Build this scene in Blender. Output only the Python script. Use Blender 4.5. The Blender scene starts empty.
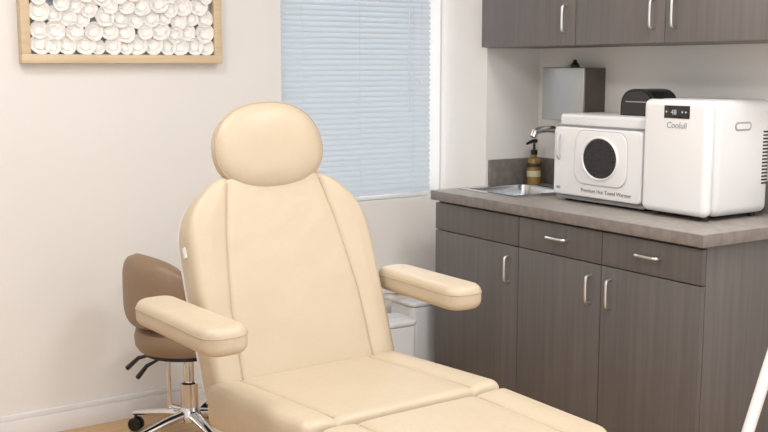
import bpy, bmesh, math, random
import numpy as np
from mathutils import Matrix, Vector
random.seed(4)
scene = bpy.context.scene
COL = scene.collection
try:
    scene.view_settings.view_transform = 'Standard'
except Exception:
    pass

# ---------------------------------------------------------------- materials
def lin(c):
    return tuple(((v/255)/12.92 if v/255 <= .04045 else (((v/255)+.055)/1.055)**2.4) for v in c)+(1.0,)

def mat(name, rgb, rough=.5, metal=0.0, var=0.0, scale=(8,8,8), bump=0.0, bscale=60, rgb2=None, detail=4, coat=0.0, trans=0.0, bdist=.002):
    m = bpy.data.materials.new(name); m.use_nodes = True
    nt = m.node_tree; n = nt.nodes; l = nt.links
    b = n['Principled BSDF']
    b.inputs['Base Color'].default_value = lin(rgb)
    b.inputs['Roughness'].default_value = rough
    b.inputs['Metallic'].default_value = metal
    if coat: b.inputs['Coat Weight'].default_value = coat
    if trans: b.inputs['Transmission Weight'].default_value = trans
    tc = n.new('ShaderNodeTexCoord')
    mp = n.new('ShaderNodeMapping'); mp.inputs['Scale'].default_value = scale
    l.new(tc.outputs['Object'], mp.inputs['Vector'])
    nz = n.new('ShaderNodeTexNoise'); nz.inputs['Scale'].default_value = 1.0
    nz.inputs['Detail'].default_value = detail
    l.new(mp.outputs[0], nz.inputs['Vector'])
    if rgb2 is None:
        k = 1-var
        rgb2 = tuple(v*k for v in rgb)
    rp = n.new('ShaderNodeValToRGB')
    rp.color_ramp.elements[0].position = .3; rp.color_ramp.elements[0].color = lin(rgb2)
    rp.color_ramp.elements[1].position = .7; rp.color_ramp.elements[1].color = lin(rgb)
    l.new(nz.outputs[0], rp.inputs[0]); l.new(rp.outputs[0], b.inputs['Base Color'])
    if bump > 0:
        nb = n.new('ShaderNodeTexNoise'); nb.inputs['Scale'].default_value = bscale; nb.inputs['Detail'].default_value = 3
        l.new(tc.outputs['Object'], nb.inputs['Vector'])
        bp = n.new('ShaderNodeBump'); bp.inputs['Strength'].default_value = bump; bp.inputs['Distance'].default_value = bdist
        l.new(nb.outputs[0], bp.inputs['Height']); l.new(bp.outputs[0], b.inputs['Normal'])
    return m

M_wall = mat('wall_paint', (235,233,230), .85, var=.012, scale=(1.5,)*3, bump=.15, bscale=120)
M_wall2 = mat('wall_paint_cool', (235,233,230), .85, var=.012, scale=(1.5,)*3, bump=.15, bscale=120)
M_ceil = mat('ceiling_paint', (243,243,243), .9, var=.01)
M_trim = mat('trim_paint', (236,235,235), .5, var=.01)
def leather(name, rgb):
    m = mat(name, rgb, .44, var=.025, scale=(4,4,4), bump=.45, bscale=13, bdist=.010)
    nt=m.node_tree; n=nt.nodes; l=nt.links
    tc=[x for x in n if x.type=='TEX_COORD'][0]; b0=[x for x in n if x.type=='BUMP'][0]
    v=n.new('ShaderNodeTexVoronoi'); v.inputs['Scale'].default_value=320
    l.new(tc.outputs['Object'],v.inputs['Vector'])
    b1=n.new('ShaderNodeBump'); b1.inputs['Strength'].default_value=.18; b1.inputs['Distance'].default_value=.001
    l.new(v.outputs['Distance'],b1.inputs['Height']); l.new(b0.outputs[0],b1.inputs['Normal'])
    l.new(b1.outputs[0],n['Principled BSDF'].inputs['Normal'])
    return m
M_leather = leather('beige_leatherette', (195,179,155))
M_seam = mat('seam_piping', (178,159,136), .45, var=.03)
M_brown = leather('tan_stool_vinyl', (141,118,96))
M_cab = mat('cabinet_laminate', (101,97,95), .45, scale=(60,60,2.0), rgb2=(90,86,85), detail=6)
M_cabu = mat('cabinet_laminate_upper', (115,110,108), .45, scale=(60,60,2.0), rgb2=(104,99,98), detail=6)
M_top = mat('stone_laminate', (164,157,150), .4, scale=(35,35,35), rgb2=(142,134,128), detail=8)
M_edge = mat('stone_laminate_edge', (134,126,120), .45, scale=(35,35,35), rgb2=(114,107,103), detail=8)
M_nickel = mat('satin_nickel', (222,221,220), .3, 1.0, var=.03)
M_chrome = mat('chrome', (225,226,228), .1, 1.0, var=.01)
M_steel = mat('brushed_steel', (196,196,195), .4, 1.0, scale=(200,4,4), rgb2=(182,182,181))
M_basin = mat('polished_steel', (222,223,224), .2, 1.0, var=.03)
M_white = mat('white_plastic', (230,230,231), .3, var=.01)
M_white2 = mat('white_enamel', (222,222,223), .35, var=.01)
M_bin = mat('bin_plastic', (205,206,208), .45, var=.02)
M_grey = mat('grey_plastic', (150,150,152), .4, var=.03)
M_lgrey = mat('pale_grey_print', (158,158,162), .5, var=.02)
M_ring = mat('window_ring_plastic', (200,200,203), .35, var=.02)
M_black = mat('black_plastic', (20,20,22), .35, var=.1)
M_gloss = mat('black_gloss', (12,12,14), .12, var=.1, coat=.5)
M_tint = mat('tinted_window', (26,26,29), .2, var=.1)
M_grid = mat('window_grid', (58,58,62), .5, var=.05)
M_dark = mat('dark_print', (74,74,78), .5, var=.02)
M_disp = mat('display_digits', (190,200,205), .5, var=.01)
M_oak = mat('light_oak', (220,200,168), .5, scale=(4,60,60), rgb2=(208,184,150), detail=6)
M_paper = mat('white_ceramic', (248,246,242), .6, var=.03, scale=(30,)*3)
M_back = mat('art_backing', (210,211,212), .8, scale=(3,3,3), rgb2=(182,190,198))
M_amber = mat('amber_soap', (160,128,58), .15, var=.12, coat=.4, trans=.15)
M_label = mat('dark_label', (60,54,48), .5, var=.2, scale=(60,60,60))
M_yellow = mat('pale_label', (204,196,164), .5, var=.05)
M_brownplastic = mat('brown_panel', (98,88,80), .4, var=.05)
M_rubber = mat('rubber', (40,38,38), .6, var=.05)

def slat_mat():
    m = bpy.data.materials.new('blind_slat'); m.use_nodes = True
    nt = m.node_tree; n = nt.nodes; l = nt.links
    b = n['Principled BSDF']; b.inputs['Base Color'].default_value = lin((200,206,211)); b.inputs['Roughness'].default_value = .45
    t = n.new('ShaderNodeBsdfTranslucent'); t.inputs[0].default_value = lin((215,225,232))
    nz = n.new('ShaderNodeTexNoise'); nz.inputs['Scale'].default_value = 3
    r = n.new('ShaderNodeMapRange'); r.inputs[3].default_value = .006; r.inputs[4].default_value = .010
    l.new(nz.outputs[0], r.inputs[0])
    x = n.new('ShaderNodeMixShader'); l.new(r.outputs[0], x.inputs[0])
    l.new(b.outputs[0], x.inputs[1]); l.new(t.outputs[0], x.inputs[2]); l.new(x.outputs[0], n['Material Output'].inputs[0])
    return m
M_slat = slat_mat()
def glass_mat():
    m = bpy.data.materials.new('window_glass'); m.use_nodes = True
    nt = m.node_tree; n = nt.nodes; l = nt.links
    n.remove(n['Principled BSDF'])
    t = n.new('ShaderNodeBsdfTransparent'); g = n.new('ShaderNodeBsdfGlossy'); g.inputs['Roughness'].default_value = .05
    f = n.new('ShaderNodeFresnel'); x = n.new('ShaderNodeMixShader')
    l.new(f.outputs[0], x.inputs[0]); l.new(t.outputs[0], x.inputs[1]); l.new(g.outputs[0], x.inputs[2])
    l.new(x.outputs[0], n['Material Output'].inputs[0])
    return m
M_glass = glass_mat()
def floor_mat():
    m = bpy.data.materials.new('oak_plank_floor'); m.use_nodes = True
    nt = m.node_tree; n = nt.nodes; l = nt.links
    b = n['Principled BSDF']; b.inputs['Roughness'].default_value = .4
    tc = n.new('ShaderNodeTexCoord')
    br = n.new('ShaderNodeTexBrick')
    br.inputs['Color1'].default_value = lin((210,174,132)); br.inputs['Color2'].default_value = lin((200,160,116))
    br.inputs['Mortar'].default_value = lin((150,105,66)); br.inputs['Scale'].default_value = 1
    br.inputs['Brick Width'].default_value = 1.2; br.inputs['Row Height'].default_value = .13; br.inputs['Mortar Size'].default_value = .0015
    l.new(tc.outputs['Object'], br.inputs['Vector'])
    mp = n.new('ShaderNodeMapping'); mp.inputs['Scale'].default_value = (3,50,1)
    l.new(tc.outputs['Object'], mp.inputs[0])
    nz = n.new('ShaderNodeTexNoise'); nz.inputs['Scale'].default_value = 1; nz.inputs['Detail'].default_value = 6
    l.new(mp.outputs[0], nz.inputs['Vector'])
    mx = n.new('ShaderNodeMix'); mx.data_type = 'RGBA'; mx.blend_type = 'MULTIPLY'; mx.inputs[0].default_value = .35
    l.new(br.outputs[0], mx.inputs[6])
    rp = n.new('ShaderNodeValToRGB'); rp.color_ramp.elements[0].color = (.55,.5,.45,1); rp.color_ramp.elements[1].color = (1,1,1,1)
    l.new(nz.outputs[0], rp.inputs[0]); l.new(rp.outputs[0], mx.inputs[7])
    l.new(mx.outputs[2], b.inputs['Base Color'])
    return m
M_floor = floor_mat()
def emis(name, rgb, s):
    m = bpy.data.materials.new(name); m.use_nodes = True
    b = m.node_tree.nodes['Principled BSDF']
    b.inputs['Emission Color'].default_value = lin(rgb); b.inputs['Emission Strength'].default_value = s
    return m

# ---------------------------------------------------------------- geometry helpers
def gbox(x0,x1,y0,y1,z0,z1,bev=.002,seg=2):
    bm = bmesh.new(); bmesh.ops.create_cube(bm, size=1)
    for v in bm.verts:
        v.co = Vector(((x0+x1)/2+v.co.x*(x1-x0),(y0+y1)/2+v.co.y*(y1-y0),(z0+z1)/2+v.co.z*(z1-z0)))
    if bev > 0:
        bev = min(bev, .49*min(abs(x1-x0),abs(y1-y0),abs(z1-z0)))
        bmesh.ops.bevel(bm, geom=list(bm.edges), offset=bev, segments=seg, affect='EDGES', profile=.5)
    return bm_out(bm)
def bm_out(bm):
    bm.verts.index_update()
    vs = [tuple(v.co) for v in bm.verts]; fs = [[v.index for v in f.verts] for f in bm.faces]
    bm.free(); return vs, fs
def gboxe(x0,x1,y0,y1,z0,z1,axis,r,seg=6,small=.004):
    bm = bmesh.new(); bmesh.ops.create_cube(bm, size=1)
    for v in bm.verts:
        v.co = Vector(((x0+x1)/2+v.co.x*(x1-x0),(y0+y1)/2+v.co.y*(y1-y0),(z0+z1)/2+v.co.z*(z1-z0)))
    es = [e for e in bm.edges if abs((e.verts[0].co-e.verts[1].co).normalized()[axis]) > .9]
    bmesh.ops.bevel(bm, geom=es, offset=r, segments=seg, affect='EDGES', profile=.5)
    if small:
        es = [e for e in bm.edges if e.calc_length() and abs((e.verts[0].co-e.verts[1].co).normalized()[axis]) < .1]
        bmesh.ops.bevel(bm, geom=es, offset=small, segments=3, affect='EDGES', profile=.5)
    return bm_out(bm)
def join(gs):
    vs=[];fs=[]
    for v,f in gs:
        o=len(vs); vs+=list(v); fs+=[[i+o for i in q] for q in f]
    return vs,fs
def xf(g, m):
    return [tuple(m @ Vector(v)) for v in g[0]], g[1]
def tube(pts, r, n=12, flat=1.0):
    pts=[Vector(p) for p in pts]; rs = r if isinstance(r,(list,tuple)) else [r]*len(pts)
    T=[]
    for i in range(len(pts)):
        a=pts[max(i-1,0)]; b=pts[min(i+1,len(pts)-1)]; T.append((b-a).normalized())
    ref=Vector((0,0,1)) if abs(T[0].z)<.9 else Vector((1,0,0))
    N=(ref-T[0]*ref.dot(T[0])).normalized(); vs=[];fs=[]
    for i,p in enumerate(pts):
        N=(N-T[i]*N.dot(T[i])).normalized(); B=T[i].cross(N)
        for k in range(n):
            a=2*math.pi*k/n
            vs.append(tuple(p+N*math.cos(a)*rs[i]*flat+B*math.sin(a)*rs[i]))
    for i in range(len(pts)-1):
        for k in range(n):
            k2=(k+1)%n; fs.append([i*n+k,i*n+k2,(i+1)*n+k2,(i+1)*n+k])
    fs.append(list(range(n))[::-1]); fs.append([(len(pts)-1)*n+k for k in range(n)])
    return vs,fs
def lathe(prof, c, n=32, axis=2):
    vs=[];fs=[]
    for (r,z) in prof:
        for k in range(n):
            a=2*math.pi*k/n
            p=[r*math.cos(a),r*math.sin(a),z]
            if axis==0: p=[z,p[0],p[1]]
            if axis==1: p=[p[1],z,p[0]]
            vs.append((c[0]+p[0],c[1]+p[1],c[2]+p[2]))
    for i in range(len(prof)-1):
        for k in range(n):
            k2=(k+1)%n; fs.append([i*n+k,i*n+k2,(i+1)*n+k2,(i+1)*n+k])
    fs.append(list(range(n))[::-1]); fs.append([(len(prof)-1)*n+k for k in range(n)])
    return vs,fs
def bez(p0,p1,p2,p3,n=12):
    p0,p1,p2,p3=map(Vector,(p0,p1,p2,p3)); out=[]
    for i in range(n+1):
        t=i/n; out.append(p0*(1-t)**3+p1*3*t*(1-t)**2+p2*3*t*t*(1-t)+p3*t**3)
    return out
def frame_rect(o, i, d0, d1, plane):
    def P(a,b,d): return (a,b,d) if plane=='xy' else (a,d,b)
    vs=[]
    for d in (d0,d1):
        for q in (o,i):
            vs += [P(q[0],q[2],d),P(q[1],q[2],d),P(q[1],q[3],d),P(q[0],q[3],d)]
    fs=[]
    for k in range(4):
        k2=(k+1)%4
        fs += [[k,k2,4+k2,4+k],[8+k,12+k,12+k2,8+k2],[k,8+k,8+k2,k2],[4+k,4+k2,12+k2,12+k]]
    return vs,fs

OFF={}
def fin(me, m, ang=35):
    me.materials.append(m)
    bm=bmesh.new(); bm.from_mesh(me); bmesh.ops.recalc_face_normals(bm, faces=list(bm.faces)); bm.to_mesh(me); bm.free()
    for p in me.polygons: p.use_smooth=True
    try: me.set_sharp_from_angle(angle=math.radians(ang))
    except Exception: pass
def part(name, geo, m, parent, label=None, ang=35):
    off = OFF[parent]
    me=bpy.data.meshes.new(name)
    me.from_pydata([(v[0]-off[0],v[1]-off[1],v[2]-off[2]) for v in geo[0]],[],geo[1]); me.update()
    fin(me,m,ang)
    ob=bpy.data.objects.new(name,me); COL.objects.link(ob); ob.parent=parent; OFF[ob]=off
    if label: ob['label']=label
    return ob
def thing(name, loc, label, cat, rotz=0.0, local=False, group=None):
    e=bpy.data.objects.new(name,None); COL.objects.link(e); e.location=loc; e.rotation_euler=(0,0,rotz); e.empty_display_size=.1
    e['label']=label; e['category']=cat
    if group: e['group']=group
    OFF[e]=(0,0,0) if local else tuple(loc)
    return e
def solo(name, geo, m, label=None, cat=None, structure=False, ang=35):
    vs=geo[0]; lo=[min(v[i] for v in vs) for i in range(3)]; hi=[max(v[i] for v in vs) for i in range(3)]
    c=((lo[0]+hi[0])/2,(lo[1]+hi[1])/2,lo[2])
    me=bpy.data.meshes.new(name); me.from_pydata([(v[0]-c[0],v[1]-c[1],v[2]-c[2]) for v in vs],[],geo[1]); me.update(); fin(me,m,ang)
    ob=bpy.data.objects.new(name,me); COL.objects.link(ob); ob.location=c; OFF[ob]=c
    if structure: ob['kind']='structure'
    if label: ob['label']=label
    if cat: ob['category']=cat
    return ob
def text_geo(s, size, M, ext=.0004, align='CENTER', shear=0, off=0):
    cu=bpy.data.curves.new('t','FONT'); cu.body=s; cu.size=size; cu.extrude=ext; cu.align_x=align; cu.shear=shear; cu.offset=off
    ob=bpy.data.objects.new('t',cu); COL.objects.link(ob)
    bpy.context.view_layer.update()
    me=bpy.data.meshes.new_from_object(ob.evaluated_get(bpy.context.evaluated_depsgraph_get()))
    g=([tuple(v.co) for v in me.vertices],[list(p.vertices) for p in me.polygons])
    bpy.data.objects.remove(ob); bpy.data.curves.remove(cu); bpy.data.meshes.remove(me)
    return xf(g,M)
def face_negx(x,y,z):
    return Matrix(((0,0,-1,x),(-1,0,0,y),(0,1,0,z),(0,0,0,1)))

def seg_dist(P, A, B):
    d=B-A; L=(d**2).sum(); t=np.clip(((P-A)@d)/max(L,1e-12),0,1)
    return np.sqrt(((P-(A+t[:,None]*d))**2).sum(1))
def poly_dist(P, pts):
    D=np.full(len(P),9.0)
    for a,b in zip(pts[:-1],pts[1:]): D=np.minimum(D,seg_dist(P,np.array(a,float),np.array(b,float)))
    return D
def round_outline(W, y0, y1, rc0, rc1, n=120):
    ys=list(np.linspace(y0,y1,n))
    k=[0,.002,.006,.012,.02,.03]
    ys=sorted(set(ys+[y0+q for q in k]+[y1-q for q in k]))
    hw=[]
    for y in ys:
        w=W(y)
        for r,d in ((rc0,y-y0),(rc1,y1-y)):
            if d<r: w-= r-math.sqrt(max(r*r-(r-d)**2,0))
        hw.append(w)
    return np.array(ys),np.array(hw)
def pad(W, y0, y1, T, r, rc0=.04, rc1=.04, seams=(), dome=.008, groove=.006, puff=.006, nx=110, ny=110, pw=.03, bolster=0.0):
    ys,hw=round_outline(W,y0,y1,rc0,rc1,ny)
    us=np.sin(np.linspace(-1,1,nx)*math.pi/2)*.35+np.linspace(-1,1,nx)*.65
    X=us[None,:]*hw[:,None]; Y=np.repeat(ys[:,None],nx,1)
    P=np.stack([X.ravel(),Y.ravel()],1)
    out=[(-hw[i],ys[i]) for i in range(len(ys))]+[(hw[i],ys[i]) for i in range(len(ys)-1,-1,-1)]; out.append(out[0])
    d=poly_dist(P,out)
    d=d.reshape(X.shape); d[0,:]=0; d[-1,:]=0; d[:,0]=0; d[:,-1]=0; d=d.ravel()
    dd=np.minimum(d,r)
    prof=(T-r)+np.sqrt(np.maximum(r*r-(r-dd)**2,0))
    top=prof+dome*(1-np.exp(-np.maximum(d-r*.5,0)/.08))
    for s in seams:
        ds=poly_dist(P,s)
        top=top-groove*np.exp(-(ds/.0045)**2)-puff*np.exp(-(ds/pw)**2)
        if bolster:
            sx=np.interp(P[:,1],[q[1] for q in s],[abs(q[0]) for q in s])
            ot=np.clip((np.abs(P[:,0])-sx)/.05,0,1)
            top=top+(bolster*.5)*ot*np.clip(d/.05,0,1)
    bot=-prof
    n=len(P); vs=[(P[i,0],P[i,1],top[i]) for i in range(n)]+[(P[i,0],P[i,1],bot[i]) for i in range(n)]
    fs=[]; ny2=len(ys)
    for j in range(ny2-1):
        for i in range(nx-1):
            a=j*nx+i; fs.append([a,a+1,a+nx+1,a+nx]); fs.append([n+a,n+a+nx,n+a+nx+1,n+a+1])
    B=[i for i in range(nx)]+[j*nx+nx-1 for j in range(1,ny2)]+[(ny2-1)*nx+i for i in range(nx-2,-1,-1)]+[j*nx for j in range(ny2-2,0,-1)]
    for k in range(len(B)):
        a=B[k];b=B[(k+1)%len(B)]; fs.append([a,n+a,n+b,b])
    return vs,fs
def seam_tube(s, z, y0, y1, r=.0028, n=24):
    ys=[y0+(y1-y0)*k/n for k in range(n+1)]
    pts=[(float(np.interp(y,[q[1] for q in s],[q[0] for q in s])),y,z) for y in ys]
    return tube(pts,r,8)

# ---------------------------------------------------------------- setting
D=3.96; WX=3.20; NY=3.616; SX=2.897; H=2.6; LX=-1.3; RY=-.6
WL,WR,WB,WT=2.062,2.893,.80,2.12
wo=(LX,SX,0,H); wi=(WL,WR,WB,WT)
solo('wall_back', frame_rect(wo,wi,D,D+.14,'xz'), M_wall, structure=True)
solo('wall_corner', gbox(SX,WX+.12,NY,D+.14,0,H,0), M_wall2, structure=True)
solo('wall_right', gbox(WX,WX+.12,RY,NY,0,H,0), M_wall2, structure=True)
solo('wall_left', gbox(LX-.12,LX,RY,D+.14,0,H,0), M_wall, structure=True)
solo('floor', gbox(LX-.12,WX+.12,RY,D+.14,-.08,0,0), M_floor, structure=True)
solo('ceiling', gbox(LX-.12,WX+.12,RY,D+.14,H,H+.08,0), M_ceil, structure=True)
def bboard(x0,x1):
    return join([gbox(x0,x1,D-.013,D,0,.075,.001), gbox(x0,x1,D-.009,D,.075,.098,.004)])
solo('baseboard_back', bboard(LX,SX), M_trim, structure=True)
solo('baseboard_corner', gbox(SX-.013,SX,NY+.0,D-.013,0,.098,.003), M_trim, structure=True)
w=solo('window_1', frame_rect((WL,WR,WB,WT),(WL+.01,WR-.004,WB+.03,WT-.03),D+.09,D+.13,'xz'), M_trim, structure=True)
gl=part('glass', gbox(WL+.005,WR-.002,D+.105,D+.109,WB+.025,WT-.025,0), M_glass, w)

# blind
BL,BR=WL+.012,WR-.040
bl=thing('window_blind',((BL+BR)/2,D+.035,WB),'white horizontal slat blind lowered and closed in the window recess','blind')
slats=[]; z=WB+.035; cy=D+.035
while z<WT-.05:
    pr=[]
    for k in range(7):
        t=k/6-.5
        ang=math.radians(40); dy=t*.040*math.cos(ang); dz=t*.040*math.sin(ang); bow=.0045*(1-(2*t)**2)
        pr.append((cy+dy-bow*math.sin(ang), z+dz+bow*math.cos(ang)))
    vs=[];fs=[]
    for (yy,zz) in pr: vs+=[(BL,yy,zz),(BR,yy,zz)]
    for k in range(6): fs.append([2*k,2*k+1,2*k+3,2*k+2])
    slats.append((vs,fs)); z+=.0235
part('slats', join(slats), M_slat, bl, 'thin white metal slats')
part('headrail', gbox(BL,BR,cy-.018,cy+.018,WT-.045,WT-.002,.003), M_white, bl)
part('bottom_rail', gbox(BL,BR,cy-.012,cy+.012,WB+.004,WB+.02,.004), M_white, bl)
part('ladder_cord', join([tube([(x,cy+s,WB+.015),(x,cy+s,WT-.04)],.0008,6) for x in (BL+.1,(BL+BR)/2,BR-.1) for s in (-.019,.019)]), M_white, bl)
part('tilt_wand', tube([(BR-.13,cy-.025,WT-.05),(BR-.125,cy-.025,1.2)],.0025,8), M_white, bl)
part('pull_cord', join([tube([(BR-.06,cy-.023,WT-.05),(BR-.06,cy-.023,1.36)],.0012,6), lathe([(.002,.0),(.006,-.03),(.003,-.034)],(BR-.06,cy-.023,1.36),10)]), M_white, bl)

# ---------------------------------------------------------------- art
AX0,AX1,AZ0,AZ1=.985,1.772,1.417,1.90
art=thing('framed_wall_art',((AX0+AX1)/2,D-.02,AZ0),'pale oak framed relief of white ruffled ceramic flowers on the wall','wall art')
fw=.033
def mitred():
    gs=[gbox(AX0,AX1,D-.050,D-.002,AZ0,AZ0+fw,.002),gbox(AX0,AX1,D-.050,D-.002,AZ1-fw,AZ1,.002),
        gbox(AX0,AX0+fw,D-.050,D-.002,AZ0+fw,AZ1-fw,.002),gbox(AX1-fw,AX1,D-.050,D-.002,AZ0+fw,AZ1-fw,.002)]
    return join(gs)
part('frame', mitred(), M_oak, art, 'pale oak picture frame')
part('backing', gbox(AX0+fw-.002,AX1-fw+.002,D-.014,D-.004,AZ0+fw-.002,AZ1-fw+.002,0), M_back, art)
def flower(seed):
    rnd=random.Random(seed); vs=[];fs=[]
    for L,(R,z0,z1) in enumerate(((1,.0,.50),(.52,.04,.26))):
        n=44; ph=rnd.random()*6; pet=rnd.choice((3,4,5)); o=len(vs)
        prof=[(0,0),(.3,.0),(.55,.10),(.75,.35),(.92,.8),(1,1),(1.03,.95),(.97,.55),(.6,-.1),(0,-.12)]
        for t,h in prof:
            for k in range(n):
                a=2*math.pi*k/n
                rr=R*t*(1+.035*t*math.sin(pet*a+ph))
                zz=z0+(z1-z0)*h+.03*t*math.sin((pet+1)*a+ph)
                vs.append((rr*math.cos(a),-zz,rr*math.sin(a)))
        for i in range(len(prof)-1):
            for k in range(n):
                k2=(k+1)%n; fs.append([o+i*n+k,o+i*n+k2,o+(i+1)*n+k2,o+(i+1)*n+k])
    me=bpy.data.meshes.new('ceramic_flower'); me.from_pydata(vs,[],fs); me.update()
    me.materials.append(M_paper)
    bm=bmesh.new(); bm.from_mesh(me); bmesh.ops.remove_doubles(bm,verts=list(bm.verts),dist=1e-5); bmesh.ops.recalc_face_normals(bm,faces=list(bm.faces)); bm.to_mesh(me); bm.free()
    for p in me.polygons: p.use_smooth=True
    return me
fm=[flower(i) for i in range(5)]
ix0,ix1=AX0+fw,AX1-fw; iz0,iz1=AZ0+fw,AZ1-fw
N=94
rnd=random.Random(11)
pts=[[rnd.uniform(ix0,ix1),rnd.uniform(iz0,iz1),rnd.choice((.029,.033,.035,.038))] for _ in range(N)]
for it in range(220):
    for i in range(N):
        for j in range(i+1,N):
            a,b=pts[i],pts[j]; dx=b[0]-a[0]; dz=b[1]-a[1]; d=math.hypot(dx,dz)+1e-6; want=(a[2]+b[2])*.93
            if d<want:
                s=(want-d)*.5/d; a[0]-=dx*s;a[1]-=dz*s;b[0]+=dx*s;b[1]+=dz*s
    for p in pts:
        p[0]=min(max(p[0],ix0+p[2]*.98),ix1-p[2]*.98); p[1]=min(max(p[1],iz0+p[2]*.98),iz1-p[2]*.98)
for x,zz,R in pts:
    ob=bpy.data.objects.new('ceramic_flower',fm[rnd.randrange(5)]); COL.objects.link(ob); ob.parent=art
    ob.location=(x-art.location.x,(D-.020)-art.location.y-rnd.uniform(0,.010),zz-AZ0)
    ob.scale=(R,R*.85,R); ob.rotation_euler=(rnd.uniform(-.12,.12),rnd.uniform(0,6.28),rnd.uniform(-.12,.12))

# ---------------------------------------------------------------- cabinets
def pull(x,y,z,vertical,L=.1):
    h=L/2
    def P(t,d): return (x-d,y,z+t) if vertical else (x-d,y+t,z)
    pts=[P(-h,-.001),P(-h,.014),P(-h+.002,.020),P(-h+.007,.0245)]
    for k in range(1,8):
        t=-h+.007+(L-.014)*k/8; pts.append(P(t,.0245+.0015*(1-(t/h)**2)))
    pts+=[P(h-.007,.0245),P(h-.002,.020),P(h,.014),P(h,-.001)]
    return tube(pts,.0050,10)
FX=2.620; CY=(3.612,3.060,2.612,2.168); CT=.84
g='base cabinets'
def base_cab(y1,y0,doors,label):
    c=thing('base_cabinet',((FX+WX)/2,(y0+y1)/2,0),label,'cabinet',group=g)
    a,b=y0+.001,y1-.001; X0,X1=FX+.02,WX-.003; Z1=CT-.001
    part('body', join([gbox(X0,X1,a,a+.018,.1,Z1,.001),gbox(X0,X1,b-.018,b,.1,Z1,.001),gbox(X0,X1,a+.018,b-.018,.1,.118,.001),
        gbox(X1-.01,X1,a+.018,b-.018,.118,Z1,.001),gbox(X0,X0+.012,a+.018,b-.018,.118,Z1,.001),
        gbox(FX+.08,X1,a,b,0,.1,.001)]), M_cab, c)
    for (a,b,handle_hi,has_pull,hy) in doors:
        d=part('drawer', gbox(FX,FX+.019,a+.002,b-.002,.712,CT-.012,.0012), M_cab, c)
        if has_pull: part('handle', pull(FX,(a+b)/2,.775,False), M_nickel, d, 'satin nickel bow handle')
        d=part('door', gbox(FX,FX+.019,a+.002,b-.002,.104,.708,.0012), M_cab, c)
        part('handle', pull(FX,hy,.615,True), M_nickel, d, 'satin nickel bow handle')
    return c
base_cab(CY[0],CY[1],[(CY[1],CY[0],0,False,CY[1]+.055)],'grey-brown wood laminate sink cabinet with one door under the worktop')
base_cab(CY[1],CY[3],[(CY[2],CY[1],0,True,CY[2]+.05),(CY[3],CY[2],0,True,CY[2]-.05)],'grey-brown wood laminate cabinet with two drawers over two doors')
UX=2.86; UZ=1.486; UT=2.2
def up_cab(y1,y0,doors,label):
    c=thing('wall_cabinet',((UX+WX)/2,(y0+y1)/2,UZ),label,'cabinet',group='wall cabinets')
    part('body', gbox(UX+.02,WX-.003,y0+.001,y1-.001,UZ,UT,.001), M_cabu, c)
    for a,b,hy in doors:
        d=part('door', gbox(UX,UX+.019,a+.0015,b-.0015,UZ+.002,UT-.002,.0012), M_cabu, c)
        part('handle', pull(UX,hy,UZ+.105,True), M_nickel, d, 'satin nickel bow handle')
up_cab(3.612,3.028,[(3.028,3.612,3.028+.05)],'grey-brown laminate wall cabinet with a single door')
up_cab(3.028,2.13,[(2.577,3.028,2.577+.05),(2.13,2.577,2.577-.05)],'grey-brown laminate wall cabinet with two doors')

# worktop
SKX0,SKX1,SKY0,SKY1=2.725,3.05,3.215,3.53
ZT=.88; CX=2.600; CYN=2.154
ctop=thing('worktop',((CX+WX)/2,2.9,CT),'mottled grey-brown stone laminate worktop over the base cabinets','worktop')
part('countertop', frame_rect((CX,WX-.001,CYN,NY-.001),(SKX0,SKX1,SKY0,SKY1),CT+.001,ZT,'xy'), M_top, ctop)
part('front_edge', join([gbox(CX-.004,CX+.0005,CYN-.002,NY-.001,CT,ZT-.001,.001),gbox(CX-.004,WX-.001,CYN-.004,CYN+.0005,CT,ZT-.001,.001)]), M_edge, ctop, 'darker laminate edge strip')
part('backsplash', join([gbox(SX+.012,WX-.013,NY-.016,NY-.001,ZT,ZT+.115,.002),gbox(WX-.014,WX-.001,CYN+.002,NY-.001,ZT,ZT+.115,.002)]), M_edge, ctop)

# sink
sk=thing('sink',((SKX0+SKX1)/2,(SKY0+SKY1)/2,ZT-.13),'small stainless steel drop-in sink set into the worktop','sink')
rim=frame_rect((SKX0-.024,SKX1+.022,SKY0-.024,SKY1+.022),(SKX0+.006,SKX1-.006,SKY0+.006,SKY1-.006),ZT+.0003,ZT+.007,'xy')
part('rim', rim, M_basin, sk)
def basin():
    rings=[(.005,ZT+.006),(.008,ZT-.02),(.014,ZT-.13),(.03,ZT-.148),(.06,ZT-.152)]
    vs=[];fs=[];n=0
    def rr(ins,z,r=.04,m=6):
        x0,x1,y0,y1=SKX0+ins,SKX1-ins,SKY0+ins,SKY1-ins; o=[]
        for cx,cy2,a0 in ((x1-r,y1-r,0),(x0+r,y1-r,90),(x0+r,y0+r,180),(x1-r,y0+r,270)):
            for k in range(m+1):
                a=math.radians(a0+90*k/m); o.append((cx+r*math.cos(a),cy2+r*math.sin(a),z))
        return o
    R=[rr(i,z) for i,z in rings]; n=len(R[0])
    for q in R: vs+=q
    for i in range(len(R)-1):
        for k in range(n):
            k2=(k+1)%n; fs.append([i*n+k,i*n+k2,(i+1)*n+k2,(i+1)*n+k])
    fs.append([(len(R)-1)*n+k for k in range(n)])
    return vs,fs
part('basin', basin(), M_basin, sk, 'recessed polished steel basin')
part('drain', lathe([(.028,0),(.03,.003),(.012,.004),(.01,.001)],((SKX0+SKX1)/2,(SKY0+SKY1)/2,ZT-.152),24), M_chrome, sk)

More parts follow.
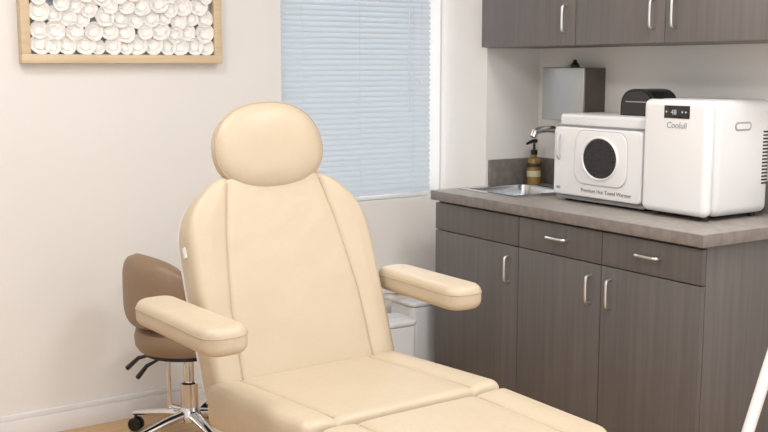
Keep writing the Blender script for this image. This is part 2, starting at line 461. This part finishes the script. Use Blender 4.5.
# faucet
fx,fy=3.115,3.37
fa=thing('faucet',(fx,fy,ZT),'chrome faucet with a curved spout behind the sink','faucet')
part('base', lathe([(.026,0),(.026,.006),(.02,.014),(.018,.05),(.014,.056)],(fx,fy,ZT+.0005),24), M_nickel, fa)
pts=[(fx,fy,ZT+.05),(fx,fy,ZT+.19)]+bez((fx,fy,ZT+.2),(fx,fy,ZT+.262),(fx-.05,fy,ZT+.262),(fx-.12,fy,ZT+.258),10)+[(fx-.150,fy,ZT+.25),(fx-.160,fy,ZT+.228)]
part('spout', tube(pts,.0145,14), M_nickel, fa)
part('lever', tube([(fx,fy-.012,ZT+.045),(fx,fy-.04,ZT+.055),(fx-.02,fy-.075,ZT+.075)],[.008,.006,.005],10), M_nickel, fa)

# soap bottle
bx,by=3.112,3.54
sb=thing('soap_bottle',(bx,by,ZT),'translucent olive amber liquid soap bottle with a black pump','soap bottle')
part('bottle', lathe([(.026,0),(.031,.004),(.031,.1),(.027,.115),(.014,.125),(.012,.135)],(bx,by,ZT+.0005),28), M_amber, sb)
part('label', lathe([(.0315,.080),(.0318,.081),(.0318,.096),(.0315,.097)],(bx,by,ZT+.0005),28), M_label, sb, 'dark printed label band')
part('label_band', lathe([(.0315,.036),(.0318,.037),(.0318,.062),(.0315,.063)],(bx,by,ZT+.0005),28), M_yellow, sb, 'pale paper label')
part('pump', join([lathe([(.015,.135),(.015,.155),(.006,.157),(.005,.188)],(bx,by,ZT+.0005),20), tube([(bx+.012,by,ZT+.195),(bx-.01,by,ZT+.196),(bx-.045,by,ZT+.184)],[.009,.008,.005],10)]), M_black, sb)

# paper towel dispenser
dy0,dy1,dx0,dz0,dz1=3.195,3.447,3.07,1.178,1.40
pd=thing('towel_dispenser',((dx0+WX)/2,(dy0+dy1)/2,dz0),'brushed steel paper towel dispenser mounted on the wall','dispenser')
part('housing', gbox(dx0+.012,WX-.002,dy0,dy1,dz0,dz1,.004), M_brownplastic, pd, 'brown side housing')
part('front_cover', gbox(dx0,dx0+.012,dy0-.001,dy1+.001,dz0,dz1+.002,.004,3), M_steel, pd, 'brushed steel cover')
part('lock', lathe([(.02,0),(.019,.012),(.011,.02),(.006,.034)],(3.12,3.30,dz1+.0005),20), M_black, pd)

# towel warmer
TX,TY0,TY1,TZ0,TZ1,TB=2.815,2.618,3.088,ZT+.018,1.222,3.11
tw=thing('towel_warmer',((TX+TB)/2,(TY0+TY1)/2,ZT),'white hot towel warmer with round dark window','towel warmer')
part('body', gbox(TX+.03,TB,TY0,TY1,TZ0,TZ1,.014,4), M_white2, tw)
part('top_panel', gbox(TX+.022,TB-.05,TY0-.001,TY1+.002,TZ1-.046,TZ1-.040,.002), M_grey, tw)
door=part('door', gboxe(TX,TX+.03,TY0+.004,TY1-.004,TZ0+.01,TZ1-.05,0,.018,6,.006), M_white, tw)
yc=(TY0+TY1)/2-.026; zc=TZ0+.163
part('raised_panel', gboxe(TX-.005,TX+.001,yc-.135,yc+.135,zc-.102,zc+.102,0,.050,8,.004), M_white, door)
part('panel_outline', gboxe(TX-.0005,TX+.0005,yc-.138,yc+.138,zc-.105,zc+.105,0,.052,8,0), M_ring, door)
EL=Matrix.Translation((0,yc,0))@Matrix.Diagonal((1,1.17,1,1))@Matrix.Translation((0,-yc,0))
part('window', xf(lathe([(.001,-.0060),(.05,-.0060),(.074,-.0058),(.077,0)],(TX,yc,zc),44,0),EL), M_tint, door, 'round near-black gridded window')
gr=[]
for k in range(-5,6):
    o=k*.0135; h=math.sqrt(.072**2-o**2)
    gr.append(gbox(TX-.0066,TX-.0058,yc-h*1.17,yc+h*1.17,zc+o-.0007,zc+o+.0007,0))
    gr.append(gbox(TX-.0066,TX-.0058,yc+o*1.17-.0007,yc+o*1.17+.0007,zc-h,zc+h,0))
part('window_grid', join(gr), M_grid, door)
part('window_ring', xf(lathe([(.0745,-.0050),(.077,-.0105),(.080,-.0106),(.085,-.0048),(.085,.001)],(TX,yc,zc),48,0),EL), M_white, door)
part('handle', tube([(TX+.004,TY1-.03,TZ0+.245),(TX-.014,TY1-.036,TZ0+.235),(TX-.018,TY1-.040,TZ0+.20),(TX-.014,TY1-.038,TZ0+.165),(TX+.004,TY1-.034,TZ0+.15)],.0085,12), M_ring, door, 'grey grip')
part('lettering', text_geo('Premium Hot Towel Warmer',.0215,face_negx(TX-.0006,yc-.030,TZ0+.030),.0005,off=-.0002), M_dark, door)
part('switch', gbox(TX-.003,TX+.002,TY1-.044,TY1-.024,TZ0+.032,TZ0+.042,.002), M_grey, door)
part('base_strip', gbox(TX+.02,TB,TY0+.004,TY1-.004,ZT+.010,TZ0+.006,.002), M_grey, tw)
for x in (TX+.05,TB-.03):
    for y in (TY0+.04,TY1-.04): part('foot', lathe([(.014,0),(.012,.012)],(x,y,ZT+.0005),14), M_rubber, tw)

# black device on warmer
kx0,kx1,ky0,ky1=2.93,3.05,2.672,2.845
bd=thing('black_speaker',((kx0+kx1)/2,(ky0+ky1)/2,TZ1),'glossy black device with an arched top on the towel warmer','device')
def arch(x0,x1,y0,y1,z0,h,n=24,ins=0):
    vs=[];cy2=(y0+y1)/2;hw=(y1-y0)/2-ins
    for x in (x0,x1):
        vs.append((x,cy2-hw,z0))
        for k in range(n+1):
            a=math.pi*k/n; vs.append((x,cy2-hw*math.copysign(abs(math.cos(a))**.75,math.cos(a)),z0+h*(.3+.7*math.sin(a)**.85)))
        vs.append((x,cy2+hw,z0))
    m=n+3; fs=[list(range(m))[::-1],[m+k for k in range(m)]]
    for k in range(m): fs.append([k,(k+1)%m,m+(k+1)%m,m+k])
    return vs,fs
part('body', arch(kx0,kx1,ky0,ky1,TZ1+.0005,.100), M_black, bd)
part('front_panel', arch(kx0-.004,kx0+.001,ky0,ky1,TZ1+.004,.087,24,.012), M_gloss, bd)
part('trim_strip', gbox(kx0-.006,kx0-.003,ky0+.03,ky1-.03,TZ1+.05,TZ1+.054,.001), M_grey, bd)

# fridge
RX0,RX1,RY0,RY1,RZ0,RZ1=2.797,3.135,2.318,2.608,ZT+.014,1.292
fr=thing('mini_fridge',((RX0+RX1)/2,(RY0+RY1)/2,ZT),'white rounded tabletop mini fridge with black digital display','fridge')
part('body', gbox(RX0+.050,RX1,RY0,RY1,RZ0,RZ1,.030,6), M_white2, fr)
dr=part('door', gbox(RX0,RX0+.0485,RY0,RY1,RZ0+.002,RZ1,.0238,8), M_white, fr)
yd=2.452
part('display', gbox(RX0-.002,RX0+.003,yd-.056,yd+.056,RZ1-.064,RZ1-.020,.002), M_gloss, dr, 'black digital display')
part('display_digits', text_geo('48',.025,face_negx(RX0-.0028,yd+.012,RZ1-.051),.0003), M_disp, dr)
for y in (yd-.028,yd-.043,yd+.042): part('display_symbol', gbox(RX0-.003,RX0-.0021,y,y+.006,RZ1-.045,RZ1-.039,.0003,1), M_disp, dr)
part('lettering', text_geo('Cooluli',.030,face_negx(RX0-.0006,yd,RZ1-.097),.0006,'CENTER',.15,off=.0001), M_lgrey, dr)
part('carry_grip', gboxe(2.935,3.02,RY0-.002,RY0+.006,RZ1-.105,RZ1-.075,1,.0135,6,.001), M_lgrey, fr, 'recessed grey grip')
part('grip_recess', gboxe(2.942,3.013,RY0-.0028,RY0-.001,RZ1-.099,RZ1-.081,1,.008,6,0), M_white2, fr)
part('vent_slots', join([gbox(3.088,3.118,RY0-.0015,RY0+.002,RZ1-.115-k*.012,RZ1-.109-k*.012,.001) for k in range(16)]), M_black, fr, 'black side vent slots')
for x in (RX0+.05,RX1-.04):
    for y in (RY0+.04,RY1-.04): part('foot', lathe([(.014,0),(.012,.0145)],(x,y,ZT+.0005),14), M_rubber, fr)

# bins
def bin_(cx,cy2,hx_,hy_,h,label):
    b=thing('waste_bin',(cx,cy2,0),label,'waste bin')
    part('body', gboxe(cx-hx_+.004,cx+hx_-.004,cy2-hy_+.004,cy2+hy_-.004,0,h-.022,2,.03,6,.004), M_bin, b)
    part('lid', gboxe(cx-hx_,cx+hx_,cy2-hy_,cy2+hy_,h-.021,h,2,.032,6,.008), M_bin, b)
bin_(2.300,3.47,.080,.085,.385,'white boxy waste bin with a flat lid')
bin_(2.640,3.79,.085,.10,.37,'smaller white boxy waste bin with a flat lid by the wall')

# ---------------------------------------------------------------- stool
st=thing('stool',(1.465,3.600,0),'tan vinyl rolling stool with curved backrest and chrome star base','stool',rotz=-.045,local=True)
part('seat', lathe([(.160,.358),(.182,.364),(.194,.384),(.196,.417),(.190,.440),(.170,.453),(.12,.458),(.06,.459),(.005,.459)],(0,0,0),48), M_brown, st)
part('seat_pan', lathe([(.14,.341),(.165,.346),(.160,.359)],(0,0,0),36), M_black, st)
def backpad():
    vs=[];fs=[];na=48;nz=26
    a0,a1=math.radians(127),math.radians(255)
    def surf(off):
        o=[]
        for j in range(nz+1):
            for i in range(na+1):
                p=-1+2*j/nz; q=-1+2*i/na
                u=q*math.sqrt(1-.48*p*p)*1.05; v=p*math.sqrt(1-.48*q*q)*1.05
                a=(a0+a1)/2+u*(a1-a0)/2
                k=(1-abs(q)**4)*(1-abs(p)**4)
                r=.180+off*.052*max(k,0)**.45
                o.append((r*math.cos(a),r*math.sin(a),.596+v*.132))
        return o
    A=surf(-1);B=surf(1);vs=A+B;N=len(A);m=na+1
    for j in range(nz):
        for i in range(na):
            q=j*m+i; fs.append([q,q+1,q+m+1,q+m]); fs.append([N+q,N+q+m,N+q+m+1,N+q+1])
    return vs,fs
part('backrest', backpad(), M_brown, st, ang=80)
part('back_bracket', tube([(-.03,-.0,.350),(-.10,.12,.350),(-.13,.16,.37),(-.135,.165,.50)],[.009]*4,10), M_black, st)
part('gas_lift', join([lathe([(.034,.09),(.034,.22),(.028,.226)],(0,0,0),24),lathe([(.021,.22),(.021,.35)],(0,0,0),20)]), M_chrome, st, 'chrome gas lift')
part('support_rod', join([tube([(-.066,.038,.35),(-.066,.038,.12)],.009,12),tube([(-.07,.04,.13),(-.01,.005,.115)],.008,10)]), M_chrome, st, 'thin chrome rod')
part('hub', lathe([(.045,.072),(.048,.1),(.034,.128)],(0,0,0),24), M_chrome, st)
part('lever', tube([(-.02,.0,.341),(-.11,.035,.339),(-.165,.085,.319),(-.203,.107,.279)],[.006,.006,.013,.016],10,.6), M_black, st)
part('lever', tube([(-.02,-.03,.341),(-.10,-.005,.334),(-.150,.033,.299),(-.180,.053,.254)],[.006,.006,.013,.016],10,.6), M_black, st)
for k in range(5):
    a=math.radians(72*k+200); c,s=math.cos(a),math.sin(a)
    part('leg', tube([(c*.03,s*.03,.1),(c*.12,s*.12,.092),(c*.25,s*.25,.072)],[.022,.019,.014],12,.8), M_chrome, st)
    p=(c*.245,s*.245)
    wv=[]
    t=Vector((-s,c,0))
    for sg in (-1,1):
        g0=lathe([(.004,-.008),(.024,-.008),(.026,-.005),(.026,.005),(.024,.008),(.004,.008)],(0,0,0),20,0)
        R=Matrix.Translation(Vector((p[0],p[1],.0265))+t*sg*.013)@Matrix.Rotation(math.atan2(t.y,t.x),4,'Z')
        wv.append(xf(g0,R))
    wv.append(tube([(p[0],p[1],.03),(p[0],p[1],.072)],.006,8))
    part('caster', join(wv), M_black, st)

# ---------------------------------------------------------------- treatment chair
ch=thing('treatment_chair',(1.370,2.500,0),'beige leatherette reclining treatment chair with padded headrest and armrests','treatment chair',rotz=math.radians(1.99),local=True)
al=math.radians(21)
def backM(y0,z0,ang,off,x0=0,roll=0):
    c,s=math.cos(ang),math.sin(ang)
    return Matrix(((1,0,0,x0),(0,s,-c,y0+off*c),(0,c,s,z0-off*s),(0,0,0,1)))@Matrix.Rotation(roll,4,'Z')
def Wb(y):
    xs=[-.05,0,.12,.30,.38,.42,.455,.485,.515,.54,.56,.59]; ws=[.298,.299,.300,.300,.299,.296,.287,.272,.249,.223,.197,.15]
    return float(np.interp(y,xs,ws))
_yy=np.linspace(-.05,.59,300); _w=np.array([Wb(y) for y in _yy]); ker=np.ones(21)/21; _w=np.convolve(np.pad(_w,10,'edge'),ker,'valid')
def Wbs(y): return float(np.interp(y,_yy,_w))
seamL=[(-.215,-.05),(-.21,.2),(-.185,.4),(-.145,.59)]; seamR=[(.215,-.05),(.21,.2),(.185,.4),(.145,.59)]
T=.048; bx0=.018
bpz=backM(0,.56,al,T,bx0)
part('backrest', xf(pad(Wbs,-.05,.582,T,.024,.03,.03,(seamL,seamR),nx=160,ny=140,puff=.003,dome=.002,groove=.005,pw=.02,bolster=.005),bpz), M_leather, ch, ang=60)
for sm in (seamL,seamR): part('seam_piping', xf(seam_tube(sm,T-.0065,.0,.555,.0022),bpz), M_seam, ch)
part('backrest_shell', xf(pad(lambda y:Wbs(y)-.008,-.02,.56,.014,.010,.03,.04,nx=40,ny=60),backM(0,.56,al,T*2+.008,bx0)), M_white2, ch, 'white moulded back shell')
# headrest
hM=backM(.215,1.178,math.radians(13),.03,.020,math.radians(3))
def hx(a,cp=1.0):
    ca=math.copysign(abs(math.cos(a))**.86,math.cos(a)); sa=math.copysign(abs(math.sin(a))**.9,math.sin(a))
    x=.179*cp*ca; y=.130*cp*sa; x*=1-.04*(y/.124)
    return x,y
def headgeo():
    vs=[];fs=[];n=72;m=30
    for j in range(m+1):
        ph=-math.pi/2+math.pi*j/m
        for k in range(n):
            a=2*math.pi*k/n
            cp=abs(math.cos(ph))**.55; sp=math.copysign(abs(math.sin(ph))**.9,math.sin(ph))
            x,y=hx(a,cp); vs.append((x,y,.049*sp))
    for j in range(m):
        for k in range(n):
            k2=(k+1)%n; fs.append([j*n+k,j*n+k2,(j+1)*n+k2,(j+1)*n+k])
    return vs,fs
part('headrest', xf(headgeo(),hM), M_leather, ch, ang=80)
ring=[(hx(2*math.pi*k/72)[0]*.985,hx(2*math.pi*k/72)[1]*.985,.014) for k in range(73)]
part('headrest_piping', xf(tube(ring,.0032,8),hM), M_seam, ch)
for x in (-.05,.05): part('headrest_bar', tube([(x,.30,1.02),(x,.275,1.17)],.007,10), M_chrome, ch)
# seat
tl=math.atan2(.03,.5)
def seatM(z): return Matrix.Translation((0,0,z))@Matrix.Rotation(-tl,4,'X')
Ts=.058
sS=([(-.205,-.51),(-.21,.01)],[(.205,-.51),(.21,.01)])
part('seat_cushion', xf(pad(lambda y:.312-.01*abs(y)/.5,-.495,.01,Ts,.025,.03,.03,sS,nx=150,ny=120,dome=.003,puff=.003,groove=.005,pw=.02,bolster=.005),seatM(.567-Ts)), M_leather, ch, ang=60)
for sm in sS: part('seam_piping', xf(seam_tube(sm,Ts-.0055,-.468,-.01,.0022),seatM(.567-Ts)), M_seam, ch)
sL=([(-.165,-.91),(-.18,-.5)],[(.165,-.91),(.18,-.5)])
legM=Matrix.Translation((0,0,.592-.052))
part('leg_cushion', xf(pad(lambda y:.275+.012*(y+.9)/.4,-.91,-.510,.052,.025,.05,.03,sL,nx=130,ny=110,dome=.003,puff=.003,groove=.005,pw=.02,bolster=.005),legM), M_leather, ch, ang=60)
for sm in sL: part('seam_piping', xf(seam_tube(sm,.052-.0055,-.88,-.54,.0022),legM), M_seam, ch)
part('seat_frame', join([gbox(-.27,.27,-.48,.06,.405,.45,.01),gbox(-.23,.23,-.86,-.48,.445,.485,.01)]), M_white2, ch, 'white painted steel frame')
part('lift_column', join([gbox(-.2,.2,-.42,.0,.1,.41,.03,4),gbox(-.23,.23,-.46,.04,.06,.14,.02,3)]), M_white2, ch)
part('base_plate', gboxe(-.29,.29,-.6,.25,0,.06,2,.06,6,.012), M_white2, ch)
for s in (-1,1): part('recline_hinge', gbox(s*.2-.02,s*.2+.02,.06,.16,.40,.60,.008), M_steel, ch)
# arms (slightly fuller toward the front end)
for s in (-1,1):
    y0,y1=(-.257,.16) if s>0 else (-.298,.155)
    Wa=lambda y:.060+.003*max(0,min(1,(-y-.05)/.2))
    gm=pad(Wa,y0,y1,.035,.024,.052,.047,(),dome=.003,nx=60,ny=80)
    AM=Matrix.Translation((s*.4+(.012 if s<0 else -.008),0,.759))@Matrix.Rotation(s*-.03,4,'Z')
    part('armrest', xf(gm,AM), M_leather, ch, ang=70)
    ys,hw=round_outline(Wa,y0,y1,.052,.047,40)
    lp=[(hw[i]+.0002,ys[i],.012) for i in range(len(ys))]+[(-hw[i]-.0002,ys[i],.012) for i in range(len(ys)-1,-1,-1)]
    part('armrest_seam', xf(tube(lp+[lp[0]],.0016,6),AM), M_seam, ch)
    part('armrest_bracket', join([tube([(s*.39,.03,.722),(s*.37,.07,.708),(s*.31,.15,.70),(s*.25,.16,.70)],.011,12),gbox(s*.39-.03,s*.39+.03,-.18,.06,.718,.728,.003)]), M_white2, ch, 'white arm bracket')
part('side_tag', xf(gbox(-.303,-.299,.36,.39,.0,.016,.0005,1),bpz), M_white, ch, 'small white sewn tag')

# tripod stand at cabinet end
ap=Vector((2.746,1.827,1.1))
ts=thing('tripod_stand',(2.68,1.83,0),'white painted metal stand with slanted tubular legs beside the cabinet','stand')
for p in ((2.306,1.847,0),(2.95,1.68,0),(2.93,1.98,0)):
    P=Vector(p); part('leg', tube([P+Vector((0,0,.004)),P.lerp(ap,.5),ap],[.017,.017,.013],14), M_white, ts)
part('collar', lathe([(.03,0),(.034,.02),(.03,.09),(.015,.1)],(ap.x,ap.y,ap.z-.03),20), M_white2, ts)
part('pole', tube([ap,(ap.x,ap.y,1.55)],.012,12), M_white, ts)

# ---------------------------------------------------------------- lights
def area(name, loc, rot, sx, sy, e, col):
    L=bpy.data.lights.new(name,'AREA'); L.shape='RECTANGLE'; L.size=sx; L.size_y=sy; L.energy=e; L.color=col
    o=bpy.data.objects.new(name,L); COL.objects.link(o); o.location=loc; o.rotation_euler=rot; return o
for i,(x,y,e) in enumerate(((.5,2.5,18),(.7,.6,20),(2.2,1.6,24))):
    lp=solo('ceiling_light', gbox(x-.3,x+.3,y-.3,y+.3,H-.02,H-.001,.003), emis('light_panel',(255,253,250),2.0), 'square white recessed ceiling light panel','ceiling light')
    area('ceiling_lamp',(x,y,H-.03),(0,0,0),.6,.6,e,(1,.99,.975))
area('daylight',((WL+WR)/2,D+.5,1.5),(math.radians(-90),0,0),1.2,1.8,34,(.96,.98,1))
w=bpy.data.worlds.new('world'); scene.world=w; w.use_nodes=True
w.node_tree.nodes['Background'].inputs[0].default_value=(.97,.985,1,1); w.node_tree.nodes['Background'].inputs[1].default_value=1.68

# ---------------------------------------------------------------- camera
cd=bpy.data.cameras.new('camera'); cam=bpy.data.objects.new('camera',cd); COL.objects.link(cam)
cd.sensor_width=36; cd.lens=36*1041/768; cam.location=(0,0,1.4)
cam.rotation_euler=(math.radians(90-8.1),0,math.radians(-33.1)); cd.clip_start=.05
scene.camera=cam
